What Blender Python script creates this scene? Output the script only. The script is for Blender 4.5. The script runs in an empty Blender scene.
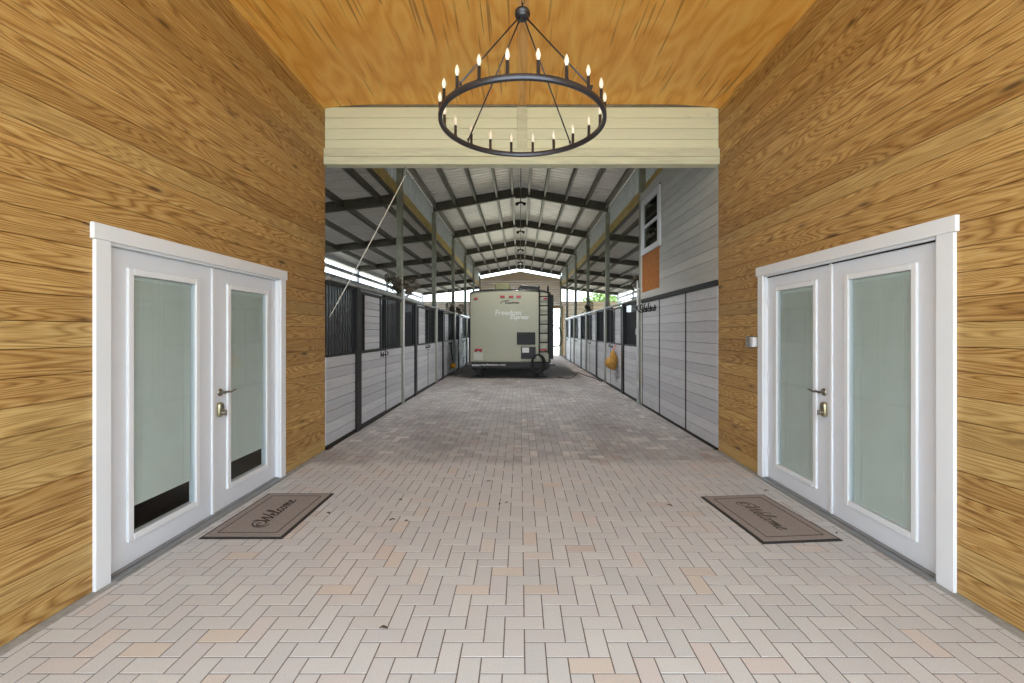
import bpy, math, random
from mathutils import Vector, Matrix
random.seed(7)
C = bpy.context.scene.collection
PI = math.pi

# ---------------------------------------------------------------- helpers
def lin(c):
    c = c / 255.0
    return c / 12.92 if c <= 0.04045 else ((c + 0.055) / 1.055) ** 2.4
def S(r, g, b): return (lin(r), lin(g), lin(b), 1.0)

class MB:
    def __init__(self): self.v = []; self.f = []; self.m = []; self.s = []
    def face(self, idx, m=0, s=False): self.f.append(tuple(idx)); self.m.append(m); self.s.append(s)
    def hexa(self, o, ax, ay, az, c=0.0, m=0):
        """box about o with half-axis vectors; c chamfer"""
        o = Vector(o); ax = Vector(ax); ay = Vector(ay); az = Vector(az)
        flip = ax.cross(ay).dot(az) < 0
        lx, ly, lz = ax.length, ay.length, az.length
        c = min(c, lx * .45, ly * .45, lz * .45)
        b = len(self.v)
        if c <= 0:
            for sx in (-1, 1):
                for sy in (-1, 1):
                    for sz in (-1, 1): self.v.append(tuple(o + sx * ax + sy * ay + sz * az))
            fs = [(0, 1, 3, 2), (4, 6, 7, 5), (0, 4, 5, 1), (2, 3, 7, 6), (0, 2, 6, 4), (1, 5, 7, 3)]
        else:
            kx, ky, kz = 1 - c / lx, 1 - c / ly, 1 - c / lz
            idx = {}
            for sx in (-1, 1):
                for sy in (-1, 1):
                    for sz in (-1, 1):
                        for a in range(3):
                            t = (sx * (1 if a == 0 else kx), sy * (1 if a == 1 else ky), sz * (1 if a == 2 else kz))
                            idx[(sx, sy, sz, a)] = len(self.v) - b
                            self.v.append(tuple(o + t[0] * ax + t[1] * ay + t[2] * az))
            I = lambda x, y, z, a: idx[(x, y, z, a)]
            fs = []
            for s in (-1, 1):
                q = [I(s, -1, -1, 0), I(s, 1, -1, 0), I(s, 1, 1, 0), I(s, -1, 1, 0)]; fs.append(q if s > 0 else q[::-1])
                q = [I(-1, s, -1, 1), I(-1, s, 1, 1), I(1, s, 1, 1), I(1, s, -1, 1)]; fs.append(q if s > 0 else q[::-1])
                q = [I(-1, -1, s, 2), I(1, -1, s, 2), I(1, 1, s, 2), I(-1, 1, s, 2)]; fs.append(q if s > 0 else q[::-1])
            for s in (-1, 1):
                for t in (-1, 1):
                    q = [I(-1, s, t, 1), I(-1, s, t, 2), I(1, s, t, 2), I(1, s, t, 1)]; fs.append(q if s * t < 0 else q[::-1])
                    q = [I(s, -1, t, 0), I(s, -1, t, 2), I(s, 1, t, 2), I(s, 1, t, 0)]; fs.append(q if s * t > 0 else q[::-1])
                    q = [I(s, t, -1, 0), I(s, t, -1, 1), I(s, t, 1, 1), I(s, t, 1, 0)]; fs.append(q if s * t < 0 else q[::-1])
                    for u in (-1, 1):
                        q = [I(s, t, u, 0), I(s, t, u, 1), I(s, t, u, 2)]; fs.append(q if s * t * u > 0 else q[::-1])
        for q in fs:
            q = [b + i for i in q]
            self.face(q[::-1] if flip else q, m)
        return self
    def box(self, x0, x1, y0, y1, z0, z1, c=0.0, m=0):
        if x1 < x0: x0, x1 = x1, x0
        if y1 < y0: y0, y1 = y1, y0
        if z1 < z0: z0, z1 = z1, z0
        return self.hexa(((x0 + x1) / 2, (y0 + y1) / 2, (z0 + z1) / 2), ((x1 - x0) / 2, 0, 0), (0, (y1 - y0) / 2, 0), (0, 0, (z1 - z0) / 2), c, m)
    def bar(self, p, q, w, h, up=(0, 0, 1), c=0.0, m=0):
        p = Vector(p); q = Vector(q); d = q - p; L = d.length; d.normalize()
        sd = d.cross(Vector(up)).normalized(); u = sd.cross(d).normalized()
        return self.hexa((p + q) / 2, d * L / 2, sd * w / 2, u * h / 2, c, m)
    def tube(self, pts, r, n=8, m=0, closed=False, cap=True, smooth=True):
        pts = [Vector(p) for p in pts]; N = len(pts)
        rs = r if isinstance(r, (list, tuple)) else [r] * N
        b = len(self.v); pu = None
        for i, p in enumerate(pts):
            if closed: t = pts[(i + 1) % N] - pts[i - 1]
            else: t = pts[min(i + 1, N - 1)] - pts[max(i - 1, 0)]
            t.normalize()
            if pu is None:
                a = Vector((0, 0, 1)) if abs(t.z) < .9 else Vector((1, 0, 0))
                u = t.cross(a).normalized()
            else:
                u = pu - t * pu.dot(t); u.normalize()
            pu = u; w = t.cross(u)
            for k in range(n):
                a = 2 * PI * k / n
                self.v.append(tuple(p + (u * math.cos(a) + w * math.sin(a)) * rs[i]))
        for i in range(N if closed else N - 1):
            j = (i + 1) % N
            for k in range(n):
                l = (k + 1) % n
                self.face((b + i * n + k, b + i * n + l, b + j * n + l, b + j * n + k), m, smooth)
        if cap and not closed:
            self.face([b + k for k in range(n)][::-1], m); self.face([b + (N - 1) * n + k for k in range(n)], m)
        return self
    def lathe(self, prof, o=(0, 0, 0), ax=(0, 0, 1), n=20, m=0, smooth=True):
        o = Vector(o); ax = Vector(ax).normalized()
        a = Vector((1, 0, 0)) if abs(ax.x) < .9 else Vector((0, 1, 0))
        u = ax.cross(a).normalized(); w = ax.cross(u); b = len(self.v)
        for r, z in prof:
            for k in range(n):
                t = 2 * PI * k / n
                self.v.append(tuple(o + ax * z + (u * math.cos(t) + w * math.sin(t)) * max(r, 1e-5)))
        for i in range(len(prof) - 1):
            for k in range(n):
                l = (k + 1) % n
                self.face((b + i * n + k, b + i * n + l, b + (i + 1) * n + l, b + (i + 1) * n + k), m, smooth)
        return self
    def ribbon(self, pts2, w, z, h, T, m=0):
        """flat raised stroke through 2d points, T maps (x,y,z) to space"""
        P = [Vector(p) for p in pts2]; b = len(self.v); N = len(P)
        for i, p in enumerate(P):
            t = (P[min(i + 1, N - 1)] - P[max(i - 1, 0)]).normalized(); nn = Vector((-t.y, t.x))
            ww = w * (.65 + .5 * abs(t.y)) / 2
            for q, zz in ((p + nn * ww, z), (p - nn * ww, z), (p - nn * ww, z + h), (p + nn * ww, z + h)): self.v.append(tuple(T(q.x, q.y, zz)))
        for i in range(N - 1):
            a = b + i * 4; c = a + 4
            for k in range(4): self.face((a + k, a + (k + 1) % 4, c + (k + 1) % 4, c + k), m)
        self.face((b, b + 3, b + 2, b + 1), m); e = b + (N - 1) * 4; self.face((e, e + 1, e + 2, e + 3), m)
    def build(self, name, mats, parent=None, origin=None):
        if not isinstance(mats, (list, tuple)): mats = [mats]
        if parent is not None: o = ORG[parent.name]
        elif origin is not None: o = Vector(origin)
        else:
            xs = [p[0] for p in self.v]; ys = [p[1] for p in self.v]; zs = [p[2] for p in self.v]
            o = Vector(((min(xs) + max(xs)) / 2, (min(ys) + max(ys)) / 2, min(zs)))
        me = bpy.data.meshes.new(name)
        me.from_pydata([(p[0] - o.x, p[1] - o.y, p[2] - o.z) for p in self.v], [], self.f)
        for mt in mats: me.materials.append(mt)
        me.polygons.foreach_set('material_index', self.m)
        me.polygons.foreach_set('use_smooth', self.s)
        me.update()
        ob = bpy.data.objects.new(name, me); C.objects.link(ob)
        if parent is not None: ob.parent = parent
        else: ob.location = o
        ORG[ob.name] = o
        return ob
ORG = {}
def tag(o, label=None, cat=None, group=None, kind=None):
    if label: o['label'] = label
    if cat: o['category'] = cat
    if group: o['group'] = group
    if kind: o['kind'] = kind
    return o
def thing(name, loc, label, cat, group=None, kind=None):
    o = bpy.data.objects.new(name, None); C.objects.link(o); o.location = loc; o.empty_display_size = .1
    ORG[o.name] = Vector(loc)
    return tag(o, label, cat, group, kind)
def dup(root, loc, rot=None, label=None):
    r = root.copy(); C.objects.link(r); r.location = loc
    if rot is not None: r.rotation_euler = rot
    if label: r['label'] = label
    for ch in list(root.children):
        c = ch.copy(); C.objects.link(c); c.parent = r
        for g in list(ch.children):
            d = g.copy(); C.objects.link(d); d.parent = c
    return r
def smooth_path(P, k=6):
    P = [Vector(p) for p in P]; out = []
    for i in range(len(P) - 1):
        a = P[max(i - 1, 0)]; b = P[i]; c = P[i + 1]; d = P[min(i + 2, len(P) - 1)]
        for j in range(k):
            t = j / k
            out.append(.5 * ((2 * b) + (c - a) * t + (2 * a - 5 * b + 4 * c - d) * t * t + (3 * b - a - 3 * c + d) * t ** 3))
    out.append(P[-1]); return out
def text_mesh(name, body, size, mat, parent, loc, shear=0.0, rot=(PI / 2, 0, 0), depth=.002, align='LEFT', weight=0.0):
    cu = bpy.data.curves.new('lettering', 'FONT'); cu.body = body; cu.size = size; cu.shear = shear; cu.extrude = depth
    cu.align_x = align; cu.offset = weight
    t = bpy.data.objects.new('lettering', cu); C.objects.link(t); bpy.context.view_layer.update()
    me = bpy.data.meshes.new_from_object(t.evaluated_get(bpy.context.evaluated_depsgraph_get()))
    bpy.data.objects.remove(t); bpy.data.curves.remove(cu)
    M = Matrix.Translation(Vector(loc) - ORG[parent.name]) @ Matrix.Rotation(rot[2], 4, 'Z') @ Matrix.Rotation(rot[0], 4, 'X')
    me.transform(M); me.materials.clear(); me.materials.append(mat)
    o = bpy.data.objects.new(name, me); C.objects.link(o); o.parent = parent
    return o
ORD = ['first', 'second', 'third', 'fourth', 'fifth', 'sixth', 'seventh', 'eighth', 'ninth', 'tenth']

# ---------------------------------------------------------------- materials
class NT:
    def __init__(self, name):
        self.mat = bpy.data.materials.new(name); self.mat.use_nodes = True
        self.t = self.mat.node_tree; self.b = self.t.nodes['Principled BSDF']
    def n(self, typ, **kw):
        nd = self.t.nodes.new(typ)
        for k, v in kw.items():
            if k.startswith('i_'):
                key = k[2:]; key = int(key) if key.isdigit() else key.replace('_', ' ')
                self.set(nd.inputs[key], v)
            else: setattr(nd, k, v)
        return nd
    def set(self, sock, v):
        if isinstance(v, bpy.types.NodeSocket): self.t.links.new(v, sock)
        elif isinstance(v, bpy.types.Node): self.t.links.new(v.outputs[0], sock)
        else: sock.default_value = v
    def P(self, **kw):
        for k, v in kw.items(): self.set(self.b.inputs[k.replace('_', ' ')], v)
    def math(self, op, a, b=None, clamp=False):
        nd = self.n('ShaderNodeMath', operation=op, use_clamp=clamp); self.set(nd.inputs[0], a)
        if b is not None: self.set(nd.inputs[1], b)
        return nd.outputs[0]
    def mix(self, f, a, b, mode='MIX'):
        nd = self.n('ShaderNodeMix', data_type='RGBA', blend_type=mode)
        self.set(nd.inputs[0], f); self.set(nd.inputs[6], a); self.set(nd.inputs[7], b)
        return nd.outputs[2]
    def ramp(self, f, stops, interp='LINEAR'):
        nd = self.n('ShaderNodeValToRGB'); cr = nd.color_ramp; cr.interpolation = interp
        while len(cr.elements) < len(stops): cr.elements.new(.5)
        for e, (p, c) in zip(cr.elements, stops): e.position = p; e.color = c
        self.set(nd.inputs[0], f); return nd.outputs[0]
    def noise(self, vec, scale, detail=3, rough=.5, dim='3D'):
        nd = self.n('ShaderNodeTexNoise', noise_dimensions=dim); self.set(nd.inputs['Vector'], vec)
        nd.inputs['Scale'].default_value = scale; nd.inputs['Detail'].default_value = detail; nd.inputs['Roughness'].default_value = rough
        return nd.outputs[0]
    def vmul(self, vec, s):
        nd = self.n('ShaderNodeVectorMath', operation='MULTIPLY'); self.set(nd.inputs[0], vec); nd.inputs[1].default_value = s; return nd.outputs[0]
    def vadd(self, a, b):
        nd = self.n('ShaderNodeVectorMath', operation='ADD'); self.set(nd.inputs[0], a); self.set(nd.inputs[1], b); return nd.outputs[0]
    def obj(self): return self.n('ShaderNodeTexCoord').outputs['Object']
    def island(self): return self.n('ShaderNodeNewGeometry').outputs['Random Per Island']
    def bump(self, h, strength=.3, dist=.01):
        nd = self.n('ShaderNodeBump'); nd.inputs['Strength'].default_value = strength; nd.inputs['Distance'].default_value = dist
        self.set(nd.inputs['Height'], h); self.P(Normal=nd.outputs[0])

def plain(name, col, rough=.5, metal=0.0, var=.06, scale=6.0, bump=0.0):
    t = NT(name); p = t.obj()
    n = t.noise(p, scale, 4, .6)
    dark = tuple(c * (1 - var * 2) for c in col[:3]) + (1,); lite = tuple(min(1, c * (1 + var)) for c in col[:3]) + (1,)
    t.P(Base_Color=t.ramp(n, [(.3, dark), (.7, lite)]), Roughness=rough, Metallic=metal)
    if bump: t.bump(t.noise(p, scale * 6, 3), bump, .005)
    return t.mat

def wood(name, axis, base, dark, light, green=None, ring=24.0, knots=True, rough=.55, var=1.0):
    """grain = contour lines of a noise stretched along the board; every board shifted by its island's random"""
    t = NT(name); p = t.obj(); r = t.island()
    off = t.n('ShaderNodeCombineXYZ'); 
    for i, k in enumerate((37.0, 53.0, 91.0)): t.set(off.inputs[i], t.math('MULTIPLY', r, k))
    q = t.vadd(p, off.outputs[0])
    st = {'y': (7.5, .62, 7.5), 'x': (.62, 7.5, 7.5)}[axis]
    fine = {'y': (60, 1.6, 60), 'x': (1.6, 60, 60)}[axis]
    n1 = t.noise(t.vmul(q, st), 1.0, 1.2, .4)
    rings = t.math('FRACT', t.math('MULTIPLY', n1, ring))
    tri = t.math('ABSOLUTE', t.math('SUBTRACT', t.math('MULTIPLY', rings, 2.0), 1.0))
    n2 = t.noise(t.vmul(q, fine), 3.0, 3, .6)
    g = t.math('ADD', t.math('MULTIPLY', t.math('POWER', tri, 2.0), .28), t.math('MULTIPLY', n2, .62))
    col = t.ramp(g, [(.20, light), (.42, base), (.70, dark)])
    tone = t.ramp(r, [(0, (.84, .80, .74, 1)), (.3, (.95, .93, .90, 1)), (.6, (1.04, 1.04, 1.04, 1)), (1, (1.14, 1.17, 1.22, 1))])
    col = t.mix(var, col, t.mix(1.0, col, tone, 'MULTIPLY'))
    if green:
        gm = t.math('MULTIPLY', t.math('GREATER_THAN', t.math('FRACT', t.math('MULTIPLY', r, 17.3)), .72), .22)
        col = t.mix(gm, col, green)
    big = t.noise(t.vmul(q, {'y': (2, .5, 2), 'x': (.5, 2, 2)}[axis]), 1.0, 2)
    col = t.mix(t.math('MULTIPLY', t.math('SUBTRACT', big, .42, True), .5), col, dark)
    if knots:
        vo = t.n('ShaderNodeTexVoronoi', feature='F1'); vo.inputs['Scale'].default_value = 1.0
        t.set(vo.inputs['Vector'], t.vmul(q, {'y': (2.5, 1.5, 6.5), 'x': (1.5, 2.5, 6.5)}[axis]))
        d = vo.outputs['Distance']
        kd = t.ramp(d, [(.05, (1, 1, 1, 1)), (.12, (.3, .3, .3, 1)), (.21, (0, 0, 0, 1))])
        col = t.mix(t.math('MULTIPLY', kd, .85), col, S(70, 42, 18))
    t.P(Base_Color=col, Roughness=rough)
    t.bump(g, .12, .004)
    return t.mat

M = {}
M['pine'] = wood('oiled_pine', 'y', S(174, 134, 74), S(118, 78, 34), S(208, 176, 116), green=S(170, 156, 104))
M['ply'] = wood('ceiling_plywood', 'y', S(236, 184, 112), S(206, 146, 76), S(242, 196, 126), ring=5.0, knots=False, var=.35)
def ceiling_mat():
    t = NT('ceiling_plywood_checked'); p = t.obj()
    n1 = t.noise(t.vmul(p, (1.6, .5, 1)), 1.0, 2.5, .55)
    tri = t.math('ABSOLUTE', t.math('SUBTRACT', t.math('MULTIPLY', t.math('FRACT', t.math('MULTIPLY', n1, 9.0)), 2.0), 1.0))
    n2 = t.noise(t.vmul(p, (26, 1.0, 1)), 2.0, 3, .6)
    g = t.math('ADD', t.math('MULTIPLY', tri, .45), t.math('MULTIPLY', n2, .55))
    col = t.ramp(g, [(.2, S(252, 204, 112)), (.5, S(246, 186, 90)), (.85, S(230, 156, 62))])
    ck = t.noise(t.vmul(p, (34, .85, 1)), 1.0, 1.0, .5); br = t.noise(t.vmul(p, (1.2, .9, 1)), 1.0, 1)
    line = t.ramp(ck, [(.635, (0, 0, 0, 1)), (.68, (1, 1, 1, 1))])
    m = t.math('MULTIPLY', line, t.ramp(br, [(.36, (.1, .1, .1, 1)), (.56, (1, 1, 1, 1))]))
    col = t.mix(t.math('MULTIPLY', m, .6), col, S(140, 84, 34))
    t.P(Base_Color=col, Roughness=.5); t.bump(g, .1, .003)
    return t.mat
M['ceil'] = ceiling_mat()
M['osb'] = plain('orange_chipboard', S(176, 108, 40), .7, 0, .22, 22)
M['treated'] = wood('treated_lumber', 'y', S(210, 184, 108), S(172, 146, 78), S(226, 204, 136), ring=5, knots=False, var=.4)

def painted(name, col, var=.08, grain='y', rough=.55, knots=True, tone=1.0):
    t = NT(name); p = t.obj(); r = t.island(); tn = tone
    off = t.n('ShaderNodeCombineXYZ')
    for i, k in enumerate((37.0, 53.0, 91.0)): t.set(off.inputs[i], t.math('MULTIPLY', r, k))
    q = t.vadd(p, off.outputs[0])
    n = t.noise(t.vmul(q, (1.5, 14, 14) if grain == 'x' else (14, 1.5, 14)), 2.0, 4, .6)
    lo = tuple(c * (1 - 2 * var) for c in col[:3]) + (1,)
    c = t.ramp(n, [(.3, lo), (.65, col)])
    tone = t.ramp(r, [(0, (.86, .86, .88, 1)), (1, (1.08, 1.08, 1.06, 1))])
    c = t.mix(tn, c, t.mix(1.0, c, tone, 'MULTIPLY'))
    sp = t.noise(t.vmul(q, (3, 3, 3)), 2.0, 5, .7)
    c = t.mix(t.ramp(sp, [(.66, (0, 0, 0, 1)), (.76, (.45, .45, .45, 1))]), c, S(95, 92, 88))
    t.P(Base_Color=c, Roughness=rough); t.bump(n, .1, .003)
    return t.mat
M['header'] = painted('cream_green_paint', S(240, 248, 224), .03, 'x', tone=.35)
M['header_rough'] = painted('cream_green_rough_paint', S(230, 236, 212), .10, 'x', tone=.35)
M['stall'] = painted('white_stall_boards', S(200, 202, 208), .06, 'y')
M['tackwall'] = painted('grey_white_boards', S(204, 205, 200), .07, 'y')
M['endwall'] = painted('beige_boards', S(240, 216, 188), .08, 'x')
M['white'] = plain('white_trim_paint', S(230, 234, 240), .4, 0, .01)
M['door'] = plain('white_door_paint', S(222, 227, 236), .38, 0, .01)
M['blind'] = plain('pale_blind_slat', S(222, 228, 228), .5, 0, .02)
M['black'] = plain('black_metal', S(34, 34, 36), .45, .3, .1)
M['bars'] = plain('dark_bar_metal', S(46, 48, 52), .4, .5, .1)
M['iron'] = plain('chandelier_iron', S(82, 84, 94), .34, .75, .1)
M['dark'] = plain('dark_interior', S(40, 38, 36), .8, 0, .1)
M['rafter'] = plain('grey_steel_paint', S(104, 101, 90), .5, .25, .12, 4)
M['purlin'] = plain('galvanised_purlin', S(150, 148, 138), .45, .4, .12, 5)
M['post'] = plain('grey_green_post', S(158, 160, 142), .55, .1, .12, 5)
M['conduit'] = plain('white_pvc', S(206, 208, 208), .4, 0, .03)
M['galv'] = plain('galvanised', S(176, 176, 172), .35, .7, .1, 12)
M['concrete'] = plain('concrete_curb', S(150, 149, 146), .85, 0, .12, 20, .2)
M['slab'] = plain('stall_dirt', S(92, 84, 76), .95, 0, .15, 6, .2)
M['nickel'] = plain('brushed_nickel', S(150, 146, 138), .28, .95, .05)
M['brass'] = plain('aged_brass', S(188, 180, 150), .3, .85, .05)
M['sill'] = plain('aluminium_sill', S(150, 152, 154), .45, .6, .06)
M['rubber'] = plain('black_rubber', S(42, 38, 36), .8, 0, .1)
M['mat'] = plain('brown_grey_carpet', S(144, 134, 129), .95, 0, .07, 60, .5)
M['matink'] = plain('mat_dark_lines', S(58, 48, 46), .95, 0, .1, 40)
M['matworn'] = plain('mat_worn_lines', S(88, 78, 73), .95, 0, .22, 55)
M['rv'] = plain('khaki_fibreglass', S(176, 174, 150), .3, 0, .02, 2)
M['rvblack'] = plain('black_plastic', S(25, 24, 25), .5, 0, .1)
M['rvgrille'] = plain('charcoal_grille', S(50, 51, 54), .55, 0, .1)
M['red'] = plain('red_lens', S(178, 26, 30), .25, 0, .1)
M['sticker'] = plain('white_sticker', S(236, 236, 236), .5, 0, .01)
M['plate'] = plain('pale_plate', S(206, 207, 192), .5, 0, .03)
M['silver'] = plain('silver_letters', S(214, 214, 206), .35, .2, .02)
M['dkletter'] = plain('dark_letters', S(70, 64, 44), .5, 0, .02)
M['olive'] = plain('olive_plastic', S(124, 124, 92), .5, 0, .04)
M['tyre'] = plain('tyre_rubber', S(28, 28, 28), .85, 0, .1)
M['fan'] = plain('brown_fan_wire', S(92, 82, 70), .5, .5, .15)
M['fanblade'] = plain('grey_fan_blade', S(120, 112, 100), .45, .5, .1)
M['orange'] = plain('orange_rubber', S(226, 150, 30), .5, 0, .05)
M['tan'] = plain('tan_cloth', S(186, 140, 66), .85, 0, .15, 12)
M['pink'] = plain('pink_strap', S(196, 130, 130), .8, 0, .05)
M['rope'] = plain('white_rope', S(226, 226, 222), .8, 0, .05)
M['leaf'] = plain('dry_leaf', S(70, 56, 42), .8, 0, .2, 30)
M['backplate'] = plain('grey_box_metal', S(140, 146, 152), .4, .6, .05)

def metal_sheet(name, col, metal, rough, transl=0.0):
    t = NT(name); p = t.obj(); n = t.noise(t.vmul(p, (1.2, 3, 3)), 1.5, 4, .6)
    c = t.ramp(n, [(.3, tuple(k * .82 for k in col[:3]) + (1,)), (.7, col)])
    t.P(Base_Color=c, Roughness=rough, Metallic=metal)
    if transl:  # translucency added so daylight through the sheets brightens the barn
        tr = t.n('ShaderNodeBsdfTranslucent'); t.set(tr.inputs[0], c)
        mx = t.n('ShaderNodeMixShader'); mx.inputs[0].default_value = transl
        out = t.t.nodes['Material Output']
        t.t.links.new(t.b.outputs[0], mx.inputs[1]); t.t.links.new(tr.outputs[0], mx.inputs[2]); t.t.links.new(mx.outputs[0], out.inputs[0])
    return t.mat
M['roof'] = metal_sheet('roof_sheet', S(212, 204, 194), .5, .40, .02)
M['roof_low'] = metal_sheet('low_roof_sheet', S(196, 187, 176), .15, .45, .03)
M['skysheet'] = metal_sheet('clear_roof_sheet', S(232, 226, 214), 0, .5, .5)
M['siding'] = metal_sheet('clerestory_sheet', S(178, 178, 170), .2, .45, .07)

def paver_mat():
    t = NT('herringbone_pavers'); p = t.obj(); r = t.island()
    base = t.ramp(r, [(0, S(186, 185, 186)), (.30, S(194, 193, 193)), (.55, S(189, 186, 187)), (.75, S(197, 196, 195)), (.88, S(186, 186, 187)), (.94, S(197, 188, 185)), (.985, S(197, 187, 178)), (1, S(184, 173, 170))])
    blush = t.ramp(t.noise(t.vmul(p, (.8, .5, 1)), 1.0, 1), [(.56, (0, 0, 0, 1)), (.70, (.45, .45, .45, 1))])
    base = t.mix(t.math('MULTIPLY', blush, t.math('FRACT', t.math('MULTIPLY', r, 7.7))), base, S(200, 184, 176))
    sep = t.n('ShaderNodeSeparateXYZ'); t.set(sep.inputs[0], p)
    old = t.ramp(t.math('ADD', sep.outputs[1], t.math('MULTIPLY', t.noise(p, 3.0, 2), .35)), [(0, (0, 0, 0, 1)), (1, (1, 1, 1, 1))])
    old_n = old.node; old_n.color_ramp.elements[0].position = 0; old_n.color_ramp.elements[1].position = 1
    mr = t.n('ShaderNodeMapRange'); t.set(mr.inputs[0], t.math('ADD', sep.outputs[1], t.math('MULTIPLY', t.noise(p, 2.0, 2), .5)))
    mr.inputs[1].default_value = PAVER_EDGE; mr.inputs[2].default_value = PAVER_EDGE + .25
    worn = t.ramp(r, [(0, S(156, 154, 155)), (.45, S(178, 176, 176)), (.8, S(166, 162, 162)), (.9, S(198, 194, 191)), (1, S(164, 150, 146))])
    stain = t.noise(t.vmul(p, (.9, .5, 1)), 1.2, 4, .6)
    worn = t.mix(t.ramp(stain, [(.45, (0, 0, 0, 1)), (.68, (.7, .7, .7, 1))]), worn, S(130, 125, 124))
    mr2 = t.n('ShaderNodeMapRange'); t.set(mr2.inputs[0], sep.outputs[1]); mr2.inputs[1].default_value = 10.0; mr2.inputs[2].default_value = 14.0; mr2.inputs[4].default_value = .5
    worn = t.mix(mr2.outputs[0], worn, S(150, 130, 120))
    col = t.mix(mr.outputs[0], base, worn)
    sp = t.noise(p, 160, 2, .6)
    col = t.mix(1.0, col, t.ramp(sp, [(.3, (.86, .86, .86, 1)), (.7, (1.06, 1.06, 1.06, 1))]), 'MULTIPLY')
    t.P(Base_Color=col, Roughness=.85); t.bump(sp, .15, .002)
    return t.mat
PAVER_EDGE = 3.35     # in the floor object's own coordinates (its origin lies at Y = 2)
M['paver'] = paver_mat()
M['joint'] = plain('joint_sand', S(108, 99, 92), .95, 0, .15, 40)

def glass_mat(name, tint, fac=.92):
    t = NT(name)
    tr = t.n('ShaderNodeBsdfTransparent'); tr.inputs[0].default_value = tint
    gl = t.n('ShaderNodeBsdfGlossy'); gl.inputs['Roughness'].default_value = .02; gl.inputs[0].default_value = (1, 1, 1, 1)
    ge = t.n('ShaderNodeNewGeometry'); dt = t.n('ShaderNodeVectorMath', operation='DOT_PRODUCT')
    t.set(dt.inputs[0], ge.outputs['Incoming']); t.set(dt.inputs[1], ge.outputs['Normal'])
    fc = t.math('POWER', t.math('SUBTRACT', 1.0, t.math('ABSOLUTE', dt.outputs['Value'])), 5.0)
    mx = t.n('ShaderNodeMixShader'); t.set(mx.inputs[0], t.math('ADD', t.math('MULTIPLY', fc, fac), .025))
    t.t.links.new(tr.outputs[0], mx.inputs[1]); t.t.links.new(gl.outputs[0], mx.inputs[2])
    t.t.links.new(mx.outputs[0], t.t.nodes['Material Output'].inputs[0])
    return t.mat
M['glass'] = glass_mat('door_glass', (.92, .95, .94, 1))
M['dimglass'] = glass_mat('dimmed_window_glass', (.5, .52, .45, 1), .4)  # dark tint and weakened reflection put in to dim the pane
def bulb_mat():
    t = NT('candle_bulb'); t.P(Base_Color=S(238, 232, 216), Roughness=.08, Emission_Color=S(255, 236, 200), Emission_Strength=.07)
    return t.mat
M['bulb'] = bulb_mat()
M['leafgreen'] = plain('green_leaves', S(120, 150, 80), .6, 0, .3, 3)
M['bark'] = plain('tree_bark', S(96, 80, 64), .9, 0, .2, 8)
def grass_mat():
    t = NT('outside_ground'); p = t.obj(); n = t.noise(p, .6, 5, .7)
    t.P(Base_Color=t.ramp(n, [(.35, S(176, 172, 150)), (.65, S(204, 200, 186))]), Roughness=.95); return t.mat
M['outside'] = grass_mat()

# ---------------------------------------------------------------- dimensions (metres)
WX = 2.52            # face of the porch walls
YE = 5.77            # far end of the porch, header plane
HC = 4.365            # porch ceiling
Y0 = -0.6            # open front of the porch
BAY = 3.8; PY = [5.72 + BAY * k for k in range(7)]     # frames of the barn: 5.72, 9.52 ... 28.52
YB = 28.75           # end wall
FX = 2.512            # face of the stall fronts
EX, EZ, PITCH = 2.55, 5.33, .183                       # main eave and roof pitch
RZ = lambda x: EZ + (EX - abs(x)) * PITCH
LX, LZ, LP = 2.66, 4.43, .118                          # lean-to roof
LR = lambda x: LZ - (abs(x) - LX) * LP
OX = 6.15                                              # outer walls

# ---------------------------------------------------------------- ground and floor
g = MB(); g.box(-60, 60, -60, 90, -.3, -.05); tag(g.build('ground', M['outside']), kind='structure')
g = MB(); g.box(-OX - .2, OX + .2, Y0 - .2, YB + .3, -.05, -.012); tag(g.build('floor_slab', M['slab']), kind='structure')
fl = MB(); W = .1008; ox, oy = 0.0, 2.006
JZ = -.0018
def brick(x0, x1, y0, y1):
    lim = 2.475 if y0 < YE else 2.5
    x0 = max(x0, -lim); x1 = min(x1, lim); y0 = max(y0, Y0)
    if x1 - x0 < .015 or y1 - y0 < .02: return
    j = .0032; c = .0012
    b = len(fl.v)
    dz = random.uniform(-.0004, .0004)
    tx, ty = random.uniform(-.0003, .0003), random.uniform(-.0003, .0003)
    A = [(x0 + j, y0 + j), (x1 - j, y0 + j), (x1 - j, y1 - j), (x0 + j, y1 - j)]
    B = [(x0 + j + c, y0 + j + c), (x1 - j - c, y0 + j + c), (x1 - j - c, y1 - j - c), (x0 + j + c, y1 - j - c)]
    sg = [(-1, -1), (1, -1), (1, 1), (-1, 1)]
    for x, y in A: fl.v.append((x, y, JZ - .001))
    for (x, y), (a, d) in zip(A, sg): fl.v.append((x, y, -.0009 + dz))
    for (x, y), (a, d) in zip(B, sg): fl.v.append((x, y, dz + a * tx + d * ty))
    for k in range(4):
        l = (k + 1) % 4
        fl.face((b + k, b + l, b + 4 + l, b + 4 + k)); fl.face((b + 4 + k, b + 4 + l, b + 8 + l, b + 8 + k))
    fl.face((b + 8, b + 9, b + 10, b + 11))
i0, i1 = int((-2.5 - ox) / W) - 2, int((2.5 - ox) / W) + 2
j0, j1 = int((Y0 - oy) / W) - 2, int((YB + .2 - oy) / W) + 1
for iy in range(j0, j1):
    for ix in range(i0, i1):
        s = (ix + iy) % 4
        if s == 0: brick(ox + ix * W, ox + (ix + 1) * W, oy + iy * W, oy + (iy + 2) * W)
        elif s == 2: brick(ox + ix * W, ox + (ix + 2) * W, oy + iy * W, oy + (iy + 1) * W)
fl.box(-2.5, 2.5, Y0, YB + .2, -.012, JZ, m=1)
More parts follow.
